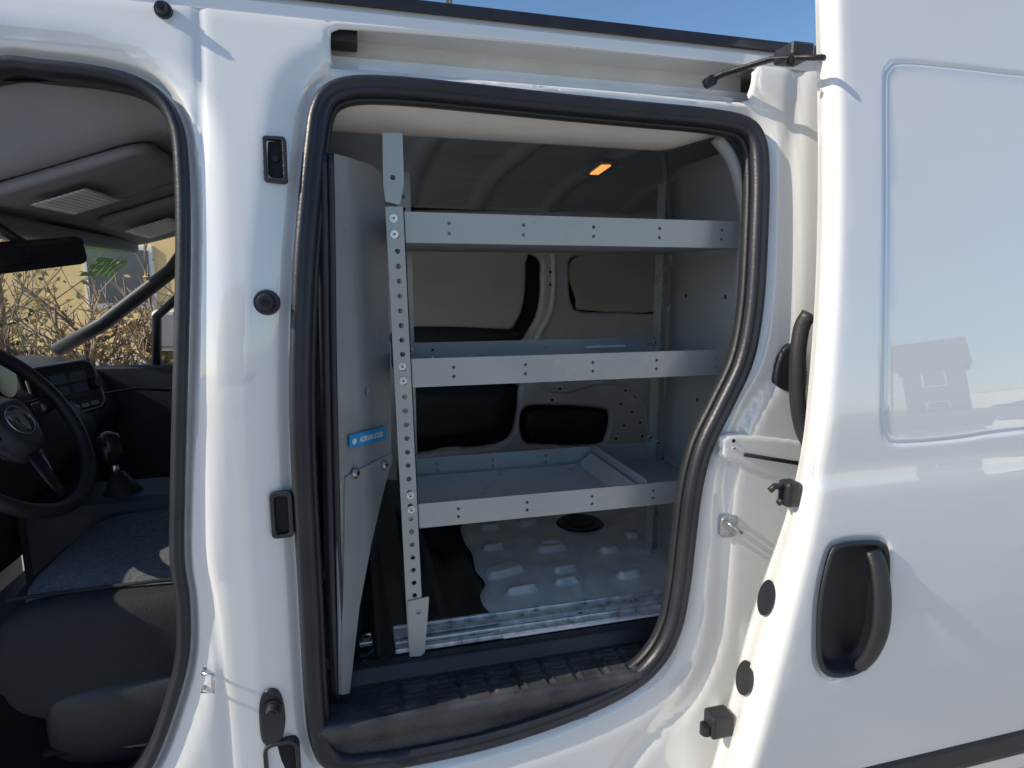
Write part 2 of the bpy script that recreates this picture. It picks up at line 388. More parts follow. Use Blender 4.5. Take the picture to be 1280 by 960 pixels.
def hfn(off,dish=0):
    def f(V):
        d=dist(V,HC); return np.stack([V[:,0],dsurf(V[:,0],V[:,1])+off+dish*SS(d,.006,.03)+.004*(1-SS(d,0,.004)),V[:,1]],1)
    return f
cdt("handle_bezel",HC,[],.005,hfn(-.006,.030),BLK,door,thick=.003,extra=[offs(HC,-d) for d in (.002,.004,.007,.012,.018,.024)])
def dpt(u,v,o): 
    p=PS(u,v,dsurf); return Vector((p.x,p.y+o,p.z))
cs=[(1090,688,-.002),(1090,705,-.016),(1089,740,-.026),(1086,780,-.026),(1080,812,-.016),(1074,833,-.002)]
pts=catmull([tuple(dpt(*q)) for q in cs],False,.008)
tube("door_handle",pts,.017,BLK,door,flat=.55,upv=(0,-1,0),seg=14,radii=[.0165+.003*math.sin(math.pi*i/len(pts)) for i in range(len(pts))])
zc=PS(1190,950,lambda x,z:dsurf(x,z)-.012).z
x0=PS(1085,960,dsurf).x
yy=float(dsurf(0,zc))
pr=[(0,.03),(-.010,.028),(-.014,.018),(-.014,-.025),(-.008,-.04),(0,-.045)]
extr("side_moulding",[(yy+.004+a_,zc+b_) for a_,b_ in pr],'x',x0-.02,2.0,BLK,door,bev=.002)
def ept(z,fr,out=-.004):
    i=int(np.argmin(abs(DLa[:,1]-z))); x=DLa[i,0]; y=float(dsurf(x,z))+.016; dp=.045+.05*float(SS(1.1-z,0,.5)); return Vector((x+out,y+dp*fr,z))
e=ept(PS(1000,628,dsurf).z,.6)
k1=box("door_latch",e+Vector((-.012,0,0)),(.03,.035,.05),BLK,door,.008)
k2=tube("door_latch",[e+Vector((-.02,0,.012)),e+Vector((-.045,.0,.016)),e+Vector((-.055,.0,.008))],.006,BLK,door)
k3=tube("door_latch",[e+Vector((-.02,0,-.012)),e+Vector((-.035,.0,-.018))],.006,BLK,door)
merge([k1,k2,k3],"door_latch")
def oval(name,z,fr,a_,b_,m,d=.004):
    c=ept(z,fr); t=Vector((0.0,1,0)); s=Vector((0.25,0,1)).normalized(); nn=Vector((-1,0,0.2))
    V=[c+nn*d]+[c+t*a_*math.cos(q*math.pi/12)+s*b_*math.sin(q*math.pi/12)+nn*.002 for q in range(24)]
    return mk(name,V,[(0,1+q,1+(q+1)%24) for q in range(24)],m,door,recalc=True,smooth=True)
oval("door_edge_plug",PS(985,768,dsurf).z,.55,.022,.036,RUB)
oval("door_edge_socket",PS(958,875,dsurf).z,.55,.025,.035,BLK,.008)
e=ept(PS(935,940,dsurf).z,.75)
k1=box("lower_roller_guide",e+Vector((-.02,0,0)),(.05,.04,.05),BLK,door,.006); k2=cyl("lower_roller_guide",e+Vector((-.05,.0,-.02)),(0,0,1),.012,.02,BLKG,door,16); 
merge([k1,k2],"lower_roller_guide")
pts=[PY(1012,392,-.07),PY(1002,410,-.06),PY(997,450,-.06),PY(997,500,-.06),PY(1003,535,-.06),PY(1012,555,-.07)]
tube("inner_door_grip",catmull([tuple(q) for q in pts],False,.01),.016,BLK,door,flat=.8)
# ------------------------------------------------------------ cargo interior shell
XL,XR,YF=-.02,1.85,1.36
boxb("rear_wall",(XR,.05,.3),(XR+.02,YF,1.8),WHITED,van)
ZF=.56
def cf(V):
    x,y=V[:,0],V[:,1]; z=1.735-.07*((y-.7)/.65)**4*(y>.7)
    for xr in (.22,.50,.80,1.15): z-=.014*(np.exp(-((x-xr)/.03)**6))
    d=np.abs(y-.75); z-=.008*np.exp(-(d/.01)**2); z-=.008*np.exp(-((y-1.1)/.01)**2)
    return np.stack([x,y,z],1)
cdt("cargo_ceiling",[(-.1,.12),(XR,.12),(XR,YF+.02),(-.1,YF+.02)],[],.014,cf,CEIL,van)
hs=[(.098,1.73),(.100,1.700),(.115,1.674),(.165,1.652),(.22,1.650),(.235,1.665),(.235,1.72)]
hs=catmull(hs,False,.008)
V=[];Fc=[];xs=np.linspace(-.08,.86,40);k=len(hs)
for x in xs:
    e=SS(x,.68,.83)
    for (y,z) in hs: V.append((x,y-.05*e*(y-.098)/.14,z+.03*e*1.0*(z<1.7)))
for i in range(len(xs)-1):
    for q in range(k-1): Fc.append((i*k+q,i*k+q+1,(i+1)*k+q+1,(i+1)*k+q))
mk("header_trim",V,Fc,TRIML,van,smooth=True,thick=.004)
pts=[PY(895,172,.12),PY(915,200,.11),PY(927,240,.10),PY(935,300,.09),PY(932,380,.08)]
tube("pillar_trim",catmull([tuple(q) for q in pts],False,.02),.014,GREYD,van,flat=.5)
def ppoly(name,px,y,m,parent,smoothc=True,thick=.004,step=None,holes=(),edge=.004,bulge=0):
    P=[xz(PY(u,v,y)) for u,v in px]
    C=ccw(catmull(P,True,.02)) if smoothc else ccw(np.array(P))
    hh=[ccw(catmull([xz(PY(u,v,y)) for u,v in h],True,.012)) for h in holes]
    def f(V):
        d=dist(V,C)
        for h in hh: d=np.minimum(d,dist(V,h))
        return np.stack([V[:,0],y+edge*(1-SS(d,0,.01))-bulge*SS(d,0,.06),V[:,1]],1)
    return cdt(name,C,hh,step or .012,f,m,parent,thick=thick)
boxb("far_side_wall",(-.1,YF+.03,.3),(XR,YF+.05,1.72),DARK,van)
ppoly("far_side_inner_panel",[(440,262),(840,262),(860,300),(860,640),(440,650)],YF,WHITED,van,smoothc=False,
  holes=[[(515,318),(600,318),(668,320),(676,350),(672,390),(655,418),(620,428),(560,430),(515,430)],
         [(718,322),(770,320),(835,320),(835,386),(775,390),(728,389),(716,378),(713,350)],
         [(505,475),(560,478),(640,480),(648,492),(640,540),(615,556),(560,560),(505,560)],
         [(656,512),(700,508),(752,512),(762,520),(758,545),(745,556),(680,556),(655,550)]],step=.01,edge=.02)
ppoly("beige_liner_board",[(500,312),(648,312),(657,330),(655,375),(645,402),(625,415),(500,418)],YF+.012,BOARD,van,edge=.004)
ppoly("beige_liner_board",[(719,322),(832,322),(834,385),(732,388),(720,376)],YF+.012,BOARD,van)
ppoly("far_door_trim",[(500,485),(560,482),(632,482),(640,492),(632,535),(600,552),(500,556)],YF+.015,BLK,van,bulge=.02)
ppoly("far_door_pocket",[(500,410),(640,412),(655,420),(640,428),(560,440),(500,440)],YF-.01,BLK,van,bulge=.01)
ppoly("far_door_speaker_panel",[(660,516),(700,512),(748,514),(756,522),(752,545),(740,552),(682,552),(660,546)],YF+.015,BLK,van,bulge=.01)
for (u,v) in ((688,340),(688,356),(770,480),(782,488),(794,496),(776,505),(790,515),(800,528),(780,532),(770,548),(700,486),(730,484),(690,500),(808,470),(803,545)):
    c=PY(u,v,YF-.001); cyl("panel_hole",c,(0,-1,0),.006,.0012,DARK,van,12)
tube("panel_rib",catmull([tuple(PY(u,v,YF-.004)) for u,v in [(690,300),(692,345),(688,390),(670,425),(665,470),(700,490),(760,478),(800,500),(812,560)]],False,.03),.012,WHITED,van,flat=.5)
def inpx(list_): return [ (PZ(u,v,ZF).x,PZ(u,v,ZF).y) for u,v in list_]
def floorfn(V):
    z=np.full(len(V),ZF-.008); z+=.004*SS(np.sin(V[:,0]*70),.3,.6)
    return np.stack([V[:,0],V[:,1],z],1)
cdt("cargo_floor",[(-.12,.115),(XR,.115),(XR,YF+.05),(-.12,YF+.05)],[],.012,floorfn,BLKG,van,thick=.01)
WF=ccw(catmull(inpx([(577,656),(600,646),(650,640),(720,634),(800,628),(830,632),(860,700),(858,742),(760,752),(640,766),(612,764),(600,745),(606,728),(594,712),(590,692),(580,676)]),True,.012))
bos=[((612,662),.034,.014,.1),((616,687),.034,.014,.1),((660,656),.03,.022,.4),((630,716),.06,.03,.3),((688,686),.05,.032,0),((762,690),.03,.018,.2),((706,715),.034,.013,.1),((708,730),.034,.012,.1),((652,741),.045,.011,.1),((786,721),.036,.016,.1),((790,672),.02,.02,0)]
def wff(V):
    x,y=V[:,0],V[:,1]; d=dist(V,WF); z=ZF+.004-.006*(1-SS(d,0,.008)); z=z+0*x
    for (c,a_,b_,rot) in bos:
        p=PZ(c[0],c[1],ZF); X=(x-p.x)*math.cos(rot)+(y-p.y)*math.sin(rot); Y=-(x-p.x)*math.sin(rot)+(y-p.y)*math.cos(rot)
        r=(np.abs(X/a_)**4+np.abs(Y/b_)**4)**.25
        z+=.016*(1-SS(r,.75,1.02))
    p=PZ(688,686,ZF); r=np.hypot((x-p.x)/.024,(y-p.y)/.015); z-=.016*(1-SS(r,.8,1.1))
    p=PZ(725,654,ZF); r=np.hypot(x-p.x,y-p.y); z+=.006*np.exp(-((r-.085)/.01)**2)
    z+=.004*np.exp(-((x-.55-.3*(y-.3))/.012)**2)
    return np.stack([x,y,z],1)
WPM=mat("scratched_white_floor",(.84,.84,.81),.36,coat=.3,var=.16,scale=14,coatr=.2)
cdt("bare_floor_pressing",WF,[],.005,wff,WPM,van)
c=PZ(725,654,ZF+.012); k1=cyl("floor_access_cap",c,(0,0,1),.078,.006,BLKG,van,36,.07); k2=cyl("floor_access_cap",c+Vector((0,0,.006)),(0,0,1),.05,.006,BLK,van,30,.045); merge([k1,k2],"floor_access_cap")
c=PZ(457,803,ZF+.004); k1=box("floor_anchor",c,(.03,.02,.012),GALV,van,.003); k2=tube("floor_anchor",[c+Vector((-.008,0,.006)),c+Vector((-.004,-.006,.022)),c+Vector((.010,-.004,.022)),c+Vector((.012,0,.006))],.003,CHR,van); merge([k1,k2],"floor_anchor")
extr("riser",[(.125,ZF-.002),(.10,ZF-.004),(.085,.53),(.085,.45),(.125,.45)],'x',-.10,.92,BLK,van,bev=.004)
def treadfn(V):
    x,y=V[:,0],V[:,1]; z=np.full(len(V),.518)
    gx=np.abs((x/.062)%1-.5); gy=np.abs(((y-.003)/.030)%1-.5)
    inner=(1-SS(gx,.36,.42))*(1-SS(gy,.32,.42)); m_=SS(x,.02,.03)*(1-SS(x,.70,.71))*SS(y,.004,.008)*(1-SS(y,.090,.094))
    z+=m_*(.006*inner-.004*(1-SS(gx,.26,.32))*(1-SS(gy,.15,.28)))
    return np.stack([x,y,z],1)
def xlim(z,side=1):
    k=[]
    for i in range(len(SL)):
        a_=SL[i-1];b_=SL[i]
        if (a_[1]-z)*(b_[1]-z)<=0 and a_[1]!=b_[1]: k.append(a_[0]+(b_[0]-a_[0])*(z-a_[1])/(b_[1]-a_[1]))
    if not k: return None
    return max(k) if side>0 else min(k)
xr_=xlim(.518)-.02
TR=[(-.06,-.002),(xr_,-.002),(xr_,.03),(.90,.032),(.90,.10),(-.10,.10),(-.10,.03),(-.06,.03)]
cdt("step_tread",TR,[],.0045,treadfn,STEPM,van)
ns=catmull([(.03,.517),(.0,.518),(-.006,.517),(-.010,.508),(-.004,.485),(.006,.455),(.006,.43),(.012,.40)],False,.006)
V=[];Fc=[];nn_=24
for (y,z) in ns:
    zz=max(z,.445); xa=xlim(zz,-1)+.012; xb=xlim(zz,1)-.012
    for i in range(nn_): V.append((xa+(xb-xa)*i/(nn_-1),y,z))
for j in range(len(ns)-1):
    for i in range(nn_-1): Fc.append((j*nn_+i,j*nn_+i+1,(j+1)*nn_+i+1,(j+1)*nn_+i))
mk("step_nosing",V,Fc,STEPM,van,smooth=True)
for x,y in ((.08,.098),(.30,.05),(.52,.098),(.18,.05)): cyl("tread_screw",(x,y,.521),(0,0,1),.006,.003,BLKG,van,12)
# ------------------------------------------------------------ aluminium track on floor
track=empty("aluminium_floor_track",(.45,.16,ZF),"scuffed aluminium mounting rails on the van floor","mounting rail")
def strip(name,y0,y1,x0,x1,z0,z1,m,par_): return boxb(name,(x0,y0,z0),(x1,y1,z1),m,par_,.0015)
for i,(y0,y1,h) in enumerate(((.128,.142,.010),(.147,.156,.016),(.175,.20,.012),(.206,.214,.018))):
    strip("rail_bar",y0,y1,.06,.84,ZF,ZF+h,ALU,track)
strip("rail_base_plate",.126,.22,.30,.84,ZF-.001,ZF+.005,WHITED,track)
for x in (.12,.5,.72): bolt((x,.165,ZF+.006),(0,0,1),.006,track)
# ------------------------------------------------------------ shelf unit
YS,YR=.12,.46; SX0,SX1=.098,.862
shelf=empty("shelving_unit",(.48,.29,ZF),"grey steel shelving unit with three shelves bolted inside van","shelving")
def lip(name,x0,x1,z0,z1,y,m,par_,step=.105,first=.09,face=-1,r=.0036):
    hs=[]; x=x0+first
    while x<x1-.03:
        hs.append(circ(x,z0+(z1-z0)*.66,r,10)); hs.append(circ(x,z0+(z1-z0)*.33,r,10)); x+=step
    return cdt(name,rrect(x0,z0,x1,z1,.006,3),hs,None,fy(y),m,par_,thick=.0022,smooth=False)
SH=[("shelf",1.430,1.488,.085,.866),("shelf",1.145,1.203,.090,.862),("shelf",.845,.898,.095,.858)]
shs=[]
for i,(nm,z0,z1,x0,x1) in enumerate(SH):
    s_=empty("shelf",((x0+x1)/2,.29,z0),parent=shelf); shs.append(s_)
    lip("front_lip",x0,x1,z0,z1,YS,GREY,s_,.152,.105)
    lip("back_lip",x0,.845,z0,z1+.0,YR,GREY,s_,.152,.105)
    xe=.855
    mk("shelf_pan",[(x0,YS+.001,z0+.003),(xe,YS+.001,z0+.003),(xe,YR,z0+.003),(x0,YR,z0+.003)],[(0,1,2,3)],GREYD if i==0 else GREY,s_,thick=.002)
    boxb("side_flange",(x0+.0,YS+.004,z0+.004),(x0+.002,YR-.002,z1),GREY,s_,0)
    boxb("lip_hem",(x0+.004,YS+.0025,z1-.003),(x1-.002,YS+.010,z1-.001),GREY,s_,0)
s3=shs[2]; zt=.852
GT=mat("brushed_tray_steel",(.66,.66,.66),.30,metal=.45,var=.05,scale=9,rvar=.05)
V=[];Fc=[];nx=14
for i in range(nx+1):
    x=.106+(.634-.106)*i/nx; lift=.030*float(SS(x,.59,.634))
    for y in (YS+.006,YS+.012,.29,YR-.012): V.append((x,y,zt+lift+(.006 if y<YS+.008 else 0)))
for i in range(nx):
    for q in range(3): Fc.append((i*4+q,(i+1)*4+q,(i+1)*4+q+1,i*4+q+1))
mk("tray_liner",V,Fc,GT,s3,smooth=False,thick=-.001)
boxb("shelf_divider",(.640,YS+.008,.848),(.6425,YR-.005,.905),GREY,s3,.0008)
boxb("divider_foot",(.6425,YS+.008,.851),(.665,YR-.01,.8525),GREY,s3,0)
pp=PY(757,433,YR-.01); box("paper_strip",pp,(.12,.001,.006),WTXT,shs[1],0)
def post(name,x0t,x0b,zt_,zb,w,y,flange,m,face_right=True):
    e=empty(name,(x0b,y,zb),parent=shelf)
    def X(z): return x0t+(x0b-x0t)*(zt_-z)/(zt_-zb)
    hs=[];z=zb+.03
    while z<zt_-.03:
        hs.append(circ(w*.5,z,.0052,12)); z+=.0286
    f=lambda V: np.stack([X(V[:,1])+V[:,0],np.full(len(V),y),V[:,1]],1)
    cdt("perforated_face",rrect(0,zb,w,zt_,.003,2),hs,None,f,m,e,thick=.0025,smooth=False)
    sx=w if face_right else 0
    V=[(X(zt_)+sx,y,zt_),(X(zb)+sx,y,zb),(X(zb)+sx,y+flange,zb),(X(zt_)+sx,y+flange,zt_)]
    mk("post_flange",V,[(0,1,2,3)],m,e,thick=.002)
    V=[(X(zt_),y,zt_),(X(zb),y,zb),(X(zb),y+.010,zb),(X(zt_),y+.010,zt_)]
    mk("post_return",V,[(0,1,2,3)],m,e,thick=.002)
    return e
ta=PY(483,258,.117); tb=PY(512,818,.117)
pL=post("front_post",ta.x,tb.x,ta.z,tb.z+.02,.033,.115,.035,GREY)
def ppl(name,px,y,m,par_,holes=(),th=.003):
    C=ccw(np.array([xz(PY(u,v,y)) for u,v in px])); return cdt(name,C,[circ(PY(u,v,y).x,PY(u,v,y).z,r,14) for u,v,r in holes],None,fy(y),m,par_,thick=th,smooth=False)
ppl("post_extension",[(478,166),(503,166),(505,230),(500,256),(482,252),(479,230)],.112,GREY,pL,[(491,222,.005)])
ppl("post_foot",[(510,752),(536,746),(536,752),(531,815),(526,820),(512,821)],.111,GREY,pL,[(523,765,.006)])
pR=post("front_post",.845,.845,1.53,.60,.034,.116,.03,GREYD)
pB=post("back_post",.825,.825,1.62,ZF,.034,YR+.003,-.03,GREY,False)
pB2=post("back_post",.115,.115,1.62,ZF,.034,YR+.003,-.03,GREY,False)
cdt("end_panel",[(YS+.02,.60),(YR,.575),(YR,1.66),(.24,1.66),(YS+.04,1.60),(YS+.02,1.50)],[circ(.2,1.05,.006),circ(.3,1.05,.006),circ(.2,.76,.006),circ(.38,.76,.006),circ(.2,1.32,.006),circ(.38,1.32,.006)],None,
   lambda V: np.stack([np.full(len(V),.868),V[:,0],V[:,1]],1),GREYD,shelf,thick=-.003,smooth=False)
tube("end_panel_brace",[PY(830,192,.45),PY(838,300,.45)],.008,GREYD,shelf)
for (u,v) in ((492,273),(493,293),(503,458),(504,476),(513,619),(514,637)):
    bolt(PY(u,v,.1145),(0,-1,0),.0052,pL)
for (u,v) in ((932,286),(931,299),(918,442),(917,456)):
    bolt(PY(u,v,.1155),(0,-1,0),.005,pR)
for (u,v) in ((818,428),(826,436),(812,546),(822,553)):
    bolt(PY(u,v,YR-.004),(0,-1,0),.006,pB)
for (u,v) in ((513,438),(515,572),):
    bolt(PY(u,v,YR-.004),(0,-1,0),.006,pB2)
# ------------------------------------------------------------ partition panel
pn=empty("bulkhead_partition",(.0,.15,.5),"grey steel partition panel with blue maker sticker behind driver","partition panel")
def PP(u,v):
    t=(u-412)/(486-412); return PY(u,v,.060+.20*t)
outl=[(411,190),(440,198),(466,207),(476,216),(481,240),(484,320),(487,420),(489,500),(489,570),(478,612),(462,680),(447,760),(435,866),(425,868),(424,800),(420,600),(416,400)]
dirh=(PP(489,400)-PP(412,400)); dirh.z=0; dirh.normalize(); O=Vector((PP(412,400).x,PP(412,400).y,0)); nP=Vector((dirh.y,-dirh.x,0))
def to2(p): return ((p-O).dot(dirh),p.z)
def onpl(u,v):
    d=ray(u,v); t=(O-CAM).dot(nP)/d.dot(nP); return CAM+d*t
C2=ccw(np.array([to2(onpl(u,v)) for u,v in outl])); 
hc=to2(onpl(458,489))
def pf(V,o=0): return np.stack([O.x+dirh.x*V[:,0]+nP.x*o,O.y+dirh.y*V[:,0]+nP.y*o,V[:,1]],1)
cdt("partition_sheet",C2,[circ(hc[0],hc[1],.009)],None,pf,GREY,pn,thick=.003,smooth=False)
C3=ccw(np.array([to2(onpl(u,v)) for u,v in [(430,596),(487,566),(489,572),(478,612),(462,680),(447,760),(435,866),(425,868)]]))
cdt("partition_lower_flange",C3,[],None,lambda V:pf(V,.004),GREY,pn,thick=.003,smooth=False)
C4=np.array([to2(onpl(u,v)) for u,v in [(433,544),(480,532),(480,549),(434,560)]])
cdt("maker_sticker",ccw(C4),[],None,lambda V:pf(V,.0065),STICK,pn,thick=.001,smooth=False)
ca=onpl(461,545.8)+nP*.0072; ax=(onpl(479,541)-onpl(436,552)); ax=ax.normalized(); upn=nP.cross(ax)
wS=(onpl(479,541)-onpl(446,549)).length
text("sticker_lettering","ADRIAN STEEL",wS/7.4,frame(ca,ax,upn,nP),WTXT,pn,.0002,bold=.0003)
cc=onpl(439,551.5)+nP*.0072
sv=[cc+ax*.008*math.cos(k*math.pi/8)+upn*.006*math.sin(k*math.pi/8) for k in range(16)]
mk("sticker_emblem",sv,[list(range(16))],WTXT,pn,thick=-.0003)
for (u,v) in ((441,591),(477,581)): bolt(onpl(u,v)+nP*.006,nP,.008,pn)
gp=[(402,192),(404,300),(406,450),(410,620),(414,760),(420,872)]
for k in (0,1):
    pts=catmull([tuple(PY(u+9*k,v,.052+.008*k)) for u,v in gp],False,.02)
    tube("edge_gasket",pts,.011,RUB,pn,flat=.7)
boxb("cab_divider_frame",(-.105,.10,.40),(-.085,YF,1.05),BLK,van)
# ------------------------------------------------------------ CAB
def hl(V):
    x,y=V[:,0],V[:,1]; z=1.70-.20*SS(-x,.05,.85)**1.0-.03*((y-.7)/.65)**4
    z-=.012*np.exp(-((x+.30)/.03)**4); z=z+.15*(1-SS(y,.10,.22))*SS(-x,.1,.5)+.02*(1-SS(y,.10,.2))
    return np.stack([x,y,z],1)
cdt("cab_headliner",[(-.80,.102),(-.08,.102),(-.08,YF),(-.80,YF)],[],.02,hl,HEADL,van)
boxb("windscreen_header",(-.84,.102,1.46),(-.72,YF,1.50),HEADL,van,.01)
for (xa,xb,ya,yb) in ((-.66,-.36,.24,.60),(-.66,-.40,.80,1.20)):
    Rr=rrect(xa,ya,xb,yb,.05,6)
    def vf(V): return np.stack([V[:,0],V[:,1],hl(V)[:,2]-.022],1)
    cdt("sun_visor",Rr,[],.03,vf,HEADL,van,thick=-.016)
LBL=bpy.data.materials.new("printed_label"); LBL.use_nodes=True; nt=LBL.node_tree; b_=nt.nodes["Principled BSDF"]; w_=nt.nodes.new("ShaderNodeTexWave"); w_.inputs["Scale"].default_value=30; w_.inputs["Distortion"].default_value=2; w_.inputs["Detail Scale"].default_value=20
tcn=nt.nodes.new("ShaderNodeTexCoord"); nt.links.new(tcn.outputs["Object"],w_.inputs["Vector"]); rr=nt.nodes.new("ShaderNodeValToRGB"); rr.color_ramp.elements[0].color=(.45,.45,.45,1); rr.color_ramp.elements[1].color=(.85,.85,.83,1); rr.color_ramp.elements[1].position=.5; nt.links.new(w_.outputs["Fac"],rr.inputs["Fac"]); nt.links.new(rr.outputs["Color"],b_.inputs["Base Color"])
for lb in (rrect(-.60,.32,-.50,.52,.004,2),rrect(-.62,.90,-.50,1.12,.004,2)):
    cdt("visor_label",lb,[],.02,lambda V: np.stack([V[:,0],V[:,1],hl(V)[:,2]-.041],1),LBL,van,thick=-.001)
A0=Vector((-.55,YF,1.50));A1=Vector((-1.02,YF+.03,1.12))
tube("windscreen_pillar",[(-.45,YF,1.56),A0,PY(215,338,YF),PY(130,404,YF),A1],.028,DASH,van,flat=.8)
tube("far_window_frame",[PY(196,470,YF+.03),PY(196,396,YF+.03),PY(222,372,YF+.03),(-.30,YF+.03,1.50)],.016,BLK,van)
boxb("far_door_panel",(-.95,YF+.0,.35),(-.08,YF+.04,1.06),DASH,van,.01)
boxb("far_cab_pillar",(-.36,YF,1.0),(-.08,YF+.04,1.68),DASH,van,.01)
mv=empty("door_mirror",(-.95,YF+.18,1.1),parent=van)
box("mirror_housing",PY(212,412,YF+.2),(.10,.10,.16),WHITE,mv,.02,seg=3)
GLS=bpy.data.materials.new("windscreen_glass"); GLS.use_nodes=True; nt=GLS.node_tree
for n_ in list(nt.nodes): nt.nodes.remove(n_)
o_=nt.nodes.new("ShaderNodeOutputMaterial"); mx=nt.nodes.new("ShaderNodeMixShader"); tr=nt.nodes.new("ShaderNodeBsdfTransparent"); gl=nt.nodes.new("ShaderNodeBsdfGlossy"); gl.inputs["Roughness"].default_value=.02; tr.inputs["Color"].default_value=(.92,.95,.93,1)
mx.inputs["Fac"].default_value=.05; nt.links.new(tr.outputs[0],mx.inputs[1]); nt.links.new(gl.outputs[0],mx.inputs[2]); nt.links.new(mx.outputs[0],o_.inputs["Surface"])
mk("windscreen",[(-.74,.1,1.47),(-.74,YF,1.47),(-1.12,YF,1.10),(-1.12,.1,1.10)],[(0,1,2,3)],GLS,van)
up_=Vector((.72,0,.69)).normalized(); axd=Vector((0,-1,0)); q=Vector((-.76,1.14,1.40)) 
text("windscreen_lettering","SWEE",.105,frame(q,axd,up_,axd.cross(up_)),GTXT,van,.0005,bold=.004)
rm=empty("rear_view_mirror",(-.62,.40,1.45),parent=van)
c=PY(46,318,.42)
box("mirror_shell",c,(.04,.22,.062),BLKG,rm,.018,Matrix.Rotation(math.radians(-28),3,'Z')@Matrix.Rotation(math.radians(8),3,'X'),4)
tube("mirror_stalk",[c+Vector((-.02,0,.02)),c+Vector((-.07,0,.06)),c+Vector((-.10,0,.09))],.010,BLK,rm)
dash=empty("dashboard",(-.95,.7,.9),parent=van)
dp=catmull([(-1.20,1.10),(-1.05,1.115),(-.92,1.10),(-.84,1.06),(-.80,1.00),(-.79,.93),(-.83,.86),(-.86,.78),(-.86,.66),(-.95,.60)],False,.02)
V=[];Fc=[];ys=np.linspace(.08,YF,46);k=len(dp)
for y in ys:
    hump=.05*math.exp(-((y-.40)/.17)**2); cen=.06*math.exp(-((y-.78)/.16)**4)
    for (x,z) in dp:
        w=float(SS(z,.80,1.0)); V.append((x+cen*float(SS(z,.7,.9))-.06*(1-math.exp(-((y-.7)/.5)**4))*w,y,z+hump*float(SS(z,.98,1.08))-.02*(y-.7)**2))
for i in range(len(ys)-1):
    for q in range(k-1): Fc.append((i*k+q,i*k+q+1,(i+1)*k+q+1,(i+1)*k+q))
mk("dash_moulding",V,Fc,DASH,dash,smooth=True)
cs_=PY(84,486,.80)
rotd=Matrix.Rotation(math.radians(-18),3,'Z')@Matrix.Rotation(math.radians(-14),3,'Y')
nd=rotd@Vector((1,0,0)); ay=rotd@Vector((0,1,0)); az=rotd@Vector((0,0,1))
box("stack_bezel",cs_-nd*.012,(.03,.25,.155),BLKG,dash,.03,rotd,4)
tube("bezel_trim",[cs_+nd*.002+ay*a_+az*b_ for a_,b_ in rrect(-.118,-.070,.118,.070,.035,5)],.003,GREYD,dash,closed=True)
box("infotainment_screen",cs_+nd*.006+az*.01,(.006,.14,.085),SCREEN,dash,.003,rotd)
SCG=mat("screen_graphics",(.08,.12,.17),.3)
for (a_,b_,w2,h2) in ((-.03,.02,.05,.025),(.035,.02,.05,.025),(-.03,-.012,.05,.022),(.035,-.012,.05,.022)):
    box("screen_tile",cs_+nd*.0095+ay*a_+az*(b_+.008),(.001,w2,h2),SCG,dash,0,rotd)
for a_ in (-.095,.095): cyl("stack_knob",cs_+nd*.004+ay*a_,nd,.017,.016,BLK,dash,20,.015)
for a_ in (-.07,-.035,0,.035,.07): box("stack_button",cs_+nd*.006+ay*a_-az*.055,(.006,.026,.012),GREYD,dash,.002,rotd)
tube("glovebox_seam",[PY(130,492,1.05),PY(170,486,1.2),PY(212,488,1.30)],.004,DARK,dash)
boxb("centre_console",(-.84,.60,.45),(-.38,.82,.80),DASH,van,.03)
sh=empty("gear_shifter",(-.62,.70,.8),parent=van)
c=PY(152,600,.68)
tube("shifter_boot",[c+Vector((0,0,-.10)),c+Vector((0,0,-.03)),c+Vector((-.008,0,.02))],.03,BLK,sh,radii=[.09,.045,.016],seg=16)
tube("shifter_stem",[c+Vector((-.008,0,.01)),c+Vector((-.016,0,.06))],.010,CHR,sh)
tube("shifter_knob",[c+Vector((-.016,0,.045)),c+Vector((-.018,0,.065)),c+Vector((-.022,0,.10)),c+Vector((-.024,0,.125)),c+Vector((-.024,0,.135))],.02,BLKG,sh,radii=[.018,.030,.034,.026,.006],seg=16)
box("shifter_bezel",c+Vector((0,0,-.06)),(.20,.14,.02),BLKG,sh,.008)
sw=empty("steering_wheel",(-.68,.38,1.0),parent=van)
wc=PY(10,534,.36); wn=Vector((.86,-.10,.50)).normalized(); wa=Vector((0,1,0)); wa=(wa-wn*wa.dot(wn)).normalized(); wb_=wn.cross(wa)
if wb_.z<0: wb_=-wb_
RW=.20
def W(a_,b_,c_=0): return wc+wa*a_+wb_*b_+wn*c_
tube("wheel_rim",[W(RW*math.cos(t),RW*math.sin(t)) for t in np.linspace(0,2*math.pi,64,endpoint=False)],.0155,BLK,sw,closed=True,seg=14)
HB=ccw(catmull([(-.075,.035),(-.05,.065),(0,.07),(.05,.065),(.075,.035),(.07,-.02),(.045,-.07),(0,-.085),(-.045,-.07),(-.07,-.02)],True,.01))
def hubf(V):
    d=dist(V,HB); r=SS(d,0,.03)
    return np.array([tuple(W(a_,b_,.028*q)) for (a_,b_),q in zip(V,r)])
cdt("wheel_hub",HB,[],.008,hubf,DASH,sw,thick=.02)
for (a0,b0,a1,b1,w0) in ((.05,.01,.197,.015,.034),(-.05,.01,-.197,.015,.034),(.0,-.06,.0,-.193,.03)):
    tube("wheel_spoke",[W(a0,b0,.006),W((a0+a1)/2,(b0+b1)/2,-.002),W(a1,b1,-.004)],.02,BLKG,sw,flat=.35,upv=wn,radii=[w0,w0*.62,w0*.5],seg=12)
for s_ in (1,-1):
    box("wheel_buttons",W(.095*s_,.012,.012),(.008,.03,.026),BLK,sw,.003)
em=[(0,.024),(.010,.022),(.018,.024),(.025,.016),(.026,.004),(.020,-.006),(.015,-.002),(.017,.006),(.012,.010),(.009,.0),(.008,-.012),(.004,-.022),(0,-.025)]
em=em+[(-a_,b_) for a_,b_ in em[-2:0:-1]]
